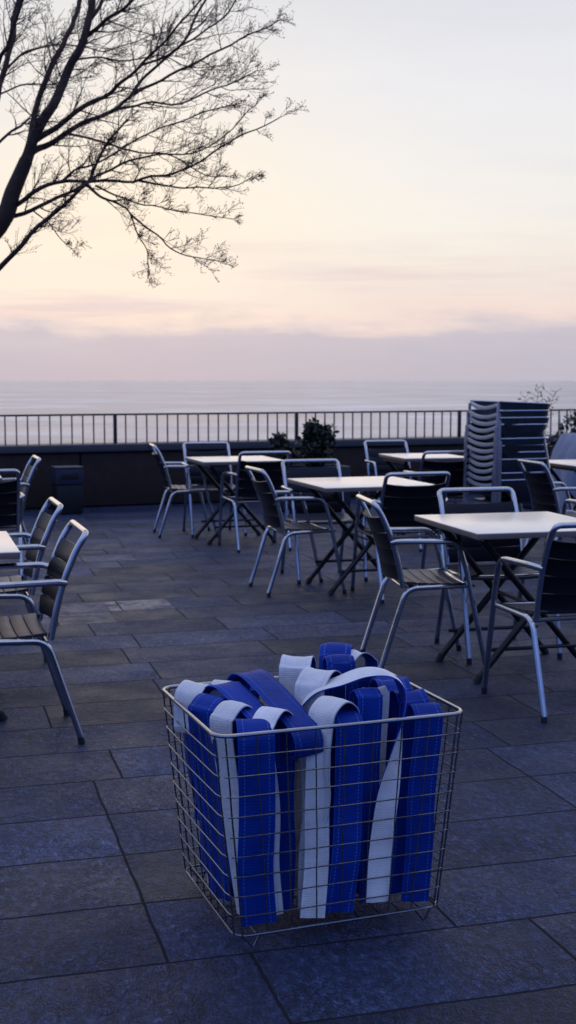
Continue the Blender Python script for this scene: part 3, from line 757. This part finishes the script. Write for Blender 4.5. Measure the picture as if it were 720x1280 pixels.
# back rows
hair('white strap standing as a tall arch at the back of the middle, blue inside', .005, .085, 58, .085, .637, 'white', 'blue')
hair('blue strap rolled over at the back right, the highest blue fold', .135, .135, 62, .085, .645, 'blue', 'blue', w=.085)
hair('white and blue strap arched in front of the highest blue fold', .178, .085, 20, .10, .636, 'white', 'blue', w=.05)
hair('white strap with a wide open fold in the middle of the heap', .018, -.045, 40, .115, .628, 'white', 'blue', w=.085)
hair('short blue strap with pale edges standing upright in the middle of the heap', .088, .0, 80, .06, .645, 'blue', 'blue', w=.075)
hair('dark blue strap folded low at the back left', -.12, .175, 80, .06, .555, 'blue', 'blue')
hair('blue strap folded low at the back right corner', .23, .16, 80, .07, .565, 'blue', 'blue')
hair('blue strap folded low at the right end, behind the corner bundle', .24, .03, 85, .07, .57, 'blue', 'blue')
hair('white strap folded low in the back row', .06, .19, 85, .06, .56, 'white', 'white')
# long ones lying over the heap
def lay(label, line, bend, w, outer, inner, wd):
    pts = line + bend; ribbon('strap', pts, [wd]*len(pts), w, outer, inner, label)
lay('long blue strap lying slantwise over the heap towards the front rim', 
    [(-.150,.165,.30),(-.150,.145,.50),(-.143,.11,.590),(-.130,.06,.606),(-.116,-.02,.588),(-.102,-.10,.562),(-.092,-.165,.540)], [(-.087,-.212,.522),(-.085,-.232,.500),(-.085,-.228,.472),(-.085,-.200,.462)], .085, 'blue', 'blue', (.95,.30,0))
lay('shorter blue strap lying slantwise left of the long one',
    [(-.240,.13,.30),(-.238,.112,.48),(-.228,.075,.568),(-.212,.03,.590),(-.194,-.04,.572),(-.178,-.10,.552),(-.168,-.14,.535)], [(-.163,-.165,.50),(-.163,-.165,.42)], .078, 'blue', 'blue', (.93,.34,0))
pts = [(.10,-.228,.075),(.108,-.226,.20),(.128,-.222,.33),(.158,-.210,.44),(.185,-.190,.53),(.190,-.165,.592),(.160,-.140,.628),(.105,-.125,.632),(.045,-.110,.612),(-.02,-.085,.585),(-.05,-.05,.52),(-.05,-.03,.40)]
wds = [(1,0,0),(1,0,0),(1,.1,0),(.75,.6,0),(.35,.9,0),(.1,1,0),(.1,1,.1),(.1,1,.15),(.1,1,.1),(.2,1,0),(.3,1,0),(.3,1,0)]
ribbon('strap', pts, wds, .062, 'blue', 'white', 'long white strap looping high over the right middle and falling twisted to the base')

TRUNK = [(-2.75, 8.15, -0.05), (-2.68, 8.12, 0.5), (-2.5, 8.08, 1.2), (-2.2, 8.04, 1.85), (-1.779, 8.0, 2.303), (-1.686, 8.0, 2.511), (-1.599, 8.0, 2.702)]
LIMBS = [
  ([(-1.599,8.0,2.702),(-1.54,7.992,2.844),(-1.461,8.002,2.993),(-1.383,8.071,3.169),(-1.311,8.066,3.311),(-1.257,8.082,3.434),(-1.222,8.158,3.62),(-1.196,8.2,3.799)], 0.05, 0.016),
  ([(-1.265,8.13,3.446),(-1.173,8.081,3.504),(-1.034,7.957,3.55),(-0.909,7.845,3.602),(-0.766,7.7,3.65)], 0.021, 0.009),
  ([(-1.237,8.15,3.546),(-1.169,8.236,3.675),(-1.144,8.4,3.858)], 0.016, 0.01),
  ([(-1.572,8.0,2.821),(-1.562,8.091,2.958),(-1.524,8.14,3.137),(-1.495,8.211,3.274),(-1.431,8.288,3.428),(-1.37,8.389,3.596),(-1.346,8.574,3.785),(-1.306,8.6,3.918)], 0.03, 0.014),
  ([(-1.542,8.0,2.821),(-1.386,7.984,2.913),(-1.229,7.918,2.995),(-1.098,7.855,3.047),(-0.983,7.707,3.088),(-0.86,7.661,3.181),(-0.741,7.643,3.289),(-0.62,7.595,3.397),(-0.461,7.5,3.538)], 0.028, 0.006),
  ([(-1.563,8.0,2.75),(-1.504,8.08,2.802),(-1.385,8.113,2.876),(-1.223,8.032,2.937),(-1.089,8.135,3.025),(-0.984,8.174,3.11),(-0.795,8.181,3.218),(-0.545,8.165,3.335),(-0.299,8.236,3.473),(-0.149,8.213,3.539),(-0.06,8.3,3.611)], 0.031, 0.004),
  ([(-0.975,8.1,3.095),(-0.911,8.241,3.232),(-0.781,8.311,3.37),(-0.631,8.347,3.526),(-0.557,8.392,3.709),(-0.502,8.5,3.863)], 0.014, 0.006),
  ([(-1.848,8.3,3.098),(-1.83,8.417,3.247),(-1.8,8.43,3.349),(-1.782,8.534,3.574),(-1.753,8.589,3.764),(-1.726,8.6,3.918)], 0.028, 0.015),
  ([(-1.778,8.0,3.201),(-1.728,7.961,3.3),(-1.676,7.908,3.352),(-1.633,7.894,3.455),(-1.56,7.83,3.598),(-1.523,7.8,3.68)], 0.02, 0.009),
  ([(-1.789,8.4,3.342),(-1.685,8.424,3.437),(-1.599,8.516,3.5),(-1.479,8.658,3.551),(-1.306,8.622,3.521),(-1.185,8.694,3.524),(-1.018,8.846,3.619),(-0.808,8.9,3.695)], 0.011, 0.004),
  ([(-1.73,7.7,2.721),(-1.64,7.794,2.83),(-1.559,7.95,2.931)], 0.012, 0.009),
  ([(-1.914,8.6,3.212),(-1.736,8.53,3.262),(-1.539,8.446,3.258),(-1.344,8.353,3.282),(-1.182,8.3,3.382)], 0.009, 0.004),
  ([(-1.738,8.0,2.366),(-1.67,8.01,2.44),(-1.512,7.837,2.497),(-1.362,7.808,2.539),(-1.205,7.718,2.535),(-1.016,7.719,2.526),(-0.791,7.609,2.536),(-0.601,7.56,2.574),(-0.392,7.555,2.695),(-0.227,7.435,2.762),(-0.045,7.4,2.844)], 0.024, 0.004),
  ([(-1.748,8.0,2.347),(-1.585,8.075,2.414),(-1.456,8.19,2.503),(-1.296,8.144,2.57),(-1.154,8.205,2.663),(-1.014,8.295,2.752),(-0.825,8.437,2.801),(-0.622,8.483,2.824),(-0.415,8.497,2.937),(-0.209,8.6,3.161)], 0.02, 0.004),
  ([(-1.838,7.8,1.939),(-1.716,7.739,2.043),(-1.559,7.68,2.173),(-1.391,7.682,2.326),(-1.231,7.586,2.451),(-1.16,7.64,2.528),(-1.096,7.63,2.64),(-1.034,7.601,2.749),(-0.914,7.5,2.842)], 0.026, 0.007),
  ([(-1.16,7.52,2.487),(-1.085,7.533,2.421),(-0.994,7.544,2.391),(-0.894,7.393,2.299),(-0.852,7.41,2.203),(-0.815,7.485,2.111),(-0.789,7.4,2.0)], 0.013, 0.003),
  ([(-0.898,7.43,2.303),(-0.774,7.411,2.203),(-0.651,7.302,2.102),(-0.541,7.32,2.05),(-0.39,7.2,2.022)], 0.009, 0.003),
  ([(-0.883,7.8,2.547),(-0.713,7.767,2.51),(-0.522,7.745,2.497),(-0.327,7.621,2.493),(-0.195,7.6,2.544)], 0.01, 0.003),
  ([(-1.117,7.6,2.489),(-0.96,7.457,2.406),(-0.816,7.392,2.356),(-0.578,7.249,2.294),(-0.301,7.2,2.253)], 0.009, 0.003),
  ([(-1.383,8.1,2.883),(-1.146,8.163,2.837),(-0.94,8.325,2.806),(-0.737,8.316,2.775),(-0.562,8.351,2.686),(-0.39,8.5,2.674)], 0.011, 0.004),
  ([(-1.085,8.1,3.018),(-0.871,7.956,3.026),(-0.648,7.894,3.022),(-0.456,7.9,3.098),(-0.283,7.761,3.123),(-0.178,7.7,3.163)], 0.012, 0.004),
  ([(-1.378,7.9,2.553),(-1.267,7.821,2.616),(-1.088,7.744,2.659),(-0.93,7.817,2.788),(-0.726,7.689,2.833),(-0.51,7.609,2.908),(-0.277,7.6,2.961)], 0.011, 0.004),
  ([(-1.59,8.1,2.418),(-1.487,8.072,2.326),(-1.42,8.104,2.232),(-1.362,8.2,2.183)], 0.007, 0.003),
  ([(-1.316,8.1,3.319),(-1.18,8.114,3.337),(-1.0,8.245,3.354),(-0.798,8.231,3.385),(-0.603,8.276,3.313),(-0.408,8.4,3.367)], 0.01, 0.003),
  ([(-0.864,7.7,3.191),(-0.716,7.624,3.217),(-0.546,7.515,3.288),(-0.365,7.545,3.428),(-0.268,7.4,3.518)], 0.011, 0.005),
]

# ------------------------------------------------------------------ litter bin
b = tag(empty('litter_bin', (-2.27, 13.12, 0), WALL_A), 'square dark litter bin with blue-grey hood standing against the low wall at left', 'bin')
m = MB(); m.box(-.135,.135,-.13,.13,.012,.30,0,None,.012); m.box(-.12,.12,-.115,.115,0,.012); m.build('bin_body', M['bin'], b)
m = MB(); m.box(-.142,.142,-.137,.137,.305,.47,0,None,.014); m.box(-.146,.146,-.141,.141,.471,.487,0,None,.005); m.build('hood', M['hood'], b)
m = MB(); m.box(-.09,.09,-.1395,-.135,.36,.42,0,None,.002); m.build('opening', M['bin'], b)

# ------------------------------------------------------------------ planters and shrubs
def planter(x, y, w, d, h, rz, label):
    p = tag(empty('planter', (x, y, 0), rz), label, 'planter', 'planters by the wall')
    m = MB()
    for (x0,x1,y0,y1) in ((-w,w,-d,-d+.03),(-w,w,d-.03,d),(-w,-w+.03,-d+.031,d-.031),(w-.03,w,-d+.031,d-.031)): m.box(x0,x1,y0,y1,.02,h,0,None,.005)
    m.box(-w+.031,w-.031,-d+.031,d-.031,.02,.05); m.build('planter_box', M['planter'], p)
    m = MB(); m.box(-w+.032,w-.032,-d+.032,d-.032,.052,h-.04); m.build('soil', M['soil'], p, smooth=0)
    return p
def leafball(mb, centre, rad, n, size, rn):
    for _ in range(n):
        v = Vector((rn.gauss(0,1), rn.gauss(0,1), rn.gauss(0,1))).normalized() * (rn.random()**.45)
        p = Vector(centre) + Vector((v.x*rad[0], v.y*rad[1], v.z*rad[2])); k = 1 + .5*mnoise.noise(p*9); p = Vector(centre) + (p-Vector(centre))*k
        d = Vector((rn.uniform(-1,1), rn.uniform(-1,1), rn.uniform(-.2,1))).normalized(); s = d.orthogonal().normalized()
        q = Matrix.Rotation(rn.uniform(0,6.28), 3, d) @ s; L = size*rn.uniform(.6,1.3); o = len(mb.v)
        for a, w in ((0,0),(.5,.28),(1,0),(.5,-.28)): mb.v.append(tuple(p + d*L*a + q*L*w))
        mb.face((o, o+1, o+2, o+3))
def shrub(x, y, z, balls, stems, label, n, size, seed, group='shrubs in planters by the wall'):
    rn = random.Random(seed); root = tag(empty('shrub', (x,y,z)), label, 'shrub', group)
    f = MB()
    for c, r, k in balls: leafball(f, c, r, int(n*k), size, rn)
    f.build('foliage', M['leaf'], root, smooth=0)
    s = MB()
    for st in stems: s.tube(crom(st, 3), [.009*(1-.7*i/(3*(len(st)-1))) for i in range(3*(len(st)-1)+1)], 5)
    s.build('stem', M['twig'], root)
    return root
planter(.20, 13.55, .42, .20, .46, WALL_A, 'long dark blue planter box before the wall in the middle')
shrub(.30, 13.58, .42, [((0,0,.22),(.17,.15,.22),1.0), ((-.05,0,.40),(.09,.09,.13),.5), ((.10,0,.36),(.09,.09,.12),.45), ((.03,0,.30),(.12,.12,.15),.5), ((-.02,.02,.1),(.2,.15,.10),.5)],
      [[(0,0,-.02),(0,.01,.2),(-.05,0,.44)], [(.01,0,-.02),(.05,0,.2),(.11,0,.42)]], 'larger dark bushy shrub rising above the coping in the middle', 650, .055, 3)
shrub(.0, 13.48, .42, [((-.09,0,.30),(.10,.09,.09),.6), ((-.02,0,.14),(.13,.12,.12),.6)], [[(0,0,-.02),(-.03,0,.15),(-.09,0,.34)]], 'smaller dark rounded shrub left of the larger one', 520, .05, 5)
planter(3.02, 13.9, .55, .2, .48, WALL_A, 'planter box at the right picture edge before the wall, partly hidden by chairs')
shrub(3.05, 13.9, .44, [((0,0,.28),(.20,.16,.22),.45), ((.10,0,.46),(.16,.12,.14),.3)],
      [[(0,0,-.02),(.03,0,.3),(.0,0,.62)], [(.05,0,-.02),(.12,0,.3),(.16,0,.6)], [(-.04,0,-.02),(-.09,0,.3),(-.1,0,.55)]], 'loose dark shrub against the railing at the right picture edge', 420, .06, 9)
# bare sprigs behind the stack
rn = random.Random(21); sp_ = tag(empty('sapling', (2.66, 13.75, .44)), 'young bare sapling with thin upright sprigs behind the chair stack', 'sapling', 'shrubs in planters by the wall')
s = MB(); lf = MB()
for k, (dx, h) in enumerate(((-.12,.74),(.02,.84),(.12,.70),(.20,.80),(.07,.62))):
    p = crom([(0,0,-.02),(dx*.3,rn.uniform(-.03,.03),h*.4),(dx*.7,rn.uniform(-.05,.05),h*.75),(dx,rn.uniform(-.06,.06),h)], 4)
    s.tube(p, [.007*(1-.75*i/(len(p)-1)) for i in range(len(p))], 5)
    for i in range(4, len(p)):
        for q in (-1, 1):
            e = p[i] + Vector((q*rn.uniform(.03,.07), rn.uniform(-.03,.03), rn.uniform(.02,.05))); s.tube([p[i], e], [.003,.0015], 4); leafball(lf, e, (.01,.01,.01), 2, .028, rn)
s.build('stem', M['twig'], sp_); lf.build('foliage', M['leaf'], sp_, smooth=0)

# ------------------------------------------------------------------ covered furniture at the right edge
m = MB(); NXc, NYc = 26, 18
def cov(i, j):
    x, y = -1 + 2*i/(NXc-1), -1 + 2*j/(NYc-1)
    e = max(abs(x), abs(y)); base = .66 + .20*math.exp(-((x+.55)/.16)**2) - .05*max(0, x)
    t = min(1, max(0, (1-e)/.22)); t = t*t*(3-2*t)
    f = .03*math.sin(9*math.atan2(y, x) + 1.2)*(1-t)
    return ((.52+f)*x*(1+.06*(1-t)), (.32+f)*y*(1+.06*(1-t)), .01 + base*t + .012*mnoise.noise(Vector((x*4, y*4, 1))))
for i in range(NXc):
    for j in range(NYc): m.v.append(cov(i, j))
for i in range(NXc-1):
    for j in range(NYc-1): a = i*NYc+j; m.face((a, a+NYc, a+NYc+1, a+1))
o = m.build('furniture_cover', M['cover'], smooth=60); o.location = (3.0, 12.2, 0); o.rotation_euler.z = R(16)
tag(o, 'pale blue-grey cover draped over furniture at the right edge behind the far table', 'furniture cover')

# ------------------------------------------------------------------ bare tree
def build_tree():
    rn = random.Random(11)
    root = tag(empty('bare_tree', (-2.75, 8.15, 0)), 'leafless dark tree leaning in from the left with fine twigs against the sky', 'tree')
    inv = Matrix.Translation((2.75, -8.15, 0))
    tk = MB(); tp = crom(TRUNK, 4); tk.tube(tp, [.095 - .047*(i/(len(tp)-1))**.8*1.15 for i in range(len(tp))], 14)
    o = tk.build('trunk', M['bark'], root); o.matrix_parent_inverse = inv
    lb, tw, bud = MB(), MB(), MB()
    def buds(p, d, n):
        for _ in range(n):
            q = p + Vector((rn.uniform(-.012,.012),)*1 + (rn.uniform(-.012,.012), rn.uniform(-.01,.012))); dd = (d + Vector((rn.uniform(-1,1),rn.uniform(-1,1),rn.uniform(-1,1)))*.8).normalized()
            s_ = dd.orthogonal().normalized()*.0032; L = rn.uniform(.007,.016); k = len(bud.v)
            for c in (q, q+dd*L*.5+s_, q+dd*L, q+dd*L*.5-s_): bud.v.append(tuple(c))
            bud.face((k,k+1,k+2,k+3))
    def twig(p, d, L, r, lev):
        n = 5 if lev else 7; pts = [p]; q = p.copy(); dd = d.copy()
        droop = rn.uniform(-.02, .10)
        for i in range(n):
            dd = (dd + Vector((rn.uniform(-1,1), rn.uniform(-1,1), rn.uniform(-1,1)))*.17 + Vector((.03, 0, droop))).normalized()
            q = q + dd*(L/n); pts.append(q.copy())
        rr = [max(.0012, r*(1-.8*i/n)) for i in range(n+1)]
        tw.tube(pts, rr, 4 if lev == 0 else 3, caps=False)
        if lev < 2:
            for i in range(1, n+1):
                for _ in range(2 if lev == 0 else 1):
                    if rn.random() < (.50 if lev == 0 else .42):
                        ax = Vector((rn.uniform(-1,1), rn.uniform(-1,1), rn.uniform(-1,1))).normalized()
                        sd_ = (dd + ax*.95 + Vector((.12, 0, .12))).normalized()
                        twig(pts[i], sd_, L*rn.uniform(.32,.6), rr[i]*.62, lev+1)
        if rn.random() < .5: buds(pts[-1], dd, rn.choice((1,2,3)))
    for P, r0, r1 in LIMBS:
        pts = [Vector(q) for q in P]
        if pts[-1].z > 3.72:                                        # carries on upwards out of the picture
            d = (pts[-1]-pts[-2]).normalized(); q = pts[-1]
            for i in range(5):
                d = (d + Vector((rn.uniform(-.3,.3), rn.uniform(-.3,.3), .12))).normalized(); q = q + d*.2; pts.append(q.copy())
        c = crom(pts, 4); n = len(c)
        # slight natural kinks
        c = [q + Vector((mnoise.noise(q*6), mnoise.noise(q*6+Vector((9,0,0))), mnoise.noise(q*6+Vector((0,9,0)))))*.018*min(1, i/4) for i, q in enumerate(c)]
        rad_ = [max(.0016, .78*(r0 + (r1-r0)*(i/(n-1))**.6)) for i in range(n)]
        if pts[-1].z > 3.9: rad_ = [x*(1 if i < n-20 else max(.25, 1-(i-n+20)/26)) for i, x in enumerate(rad_)]
        lb.tube(c, rad_, 8, caps=True)
        for i in range(3, n):
            t = i/(n-1)
            k = (1 if rn.random() < .42 + .36*t else 0) + (1 if t > .5 and rn.random() < .22 else 0)
            if i == n-1: k = 2
            for _ in range(k):
                d = (c[min(i+1,n-1)] - c[i-1]).normalized()
                ax = Vector((rn.uniform(-1,1), rn.uniform(-.8,.8), rn.uniform(-1,1))).normalized()
                sd_ = (d*.9 + ax*.85 + Vector((.10,0,.06))).normalized()
                L = rn.uniform(.14,.40)*(1.15 - .72*t)*(.6 if c[i].z < 2.78 else 1)*(.75 if c[i].x > -.35 else 1)
                twig(c[i], sd_, L, min(rad_[i]*.6, .0050), 0)
    o = lb.build('limbs', M['bark'], root); o.matrix_parent_inverse = inv
    o = tw.build('crown', M['twig'], root, smooth=0); o.matrix_parent_inverse = inv
    o = bud.build('buds', M['twig'], root, smooth=0); o.matrix_parent_inverse = inv
build_tree()
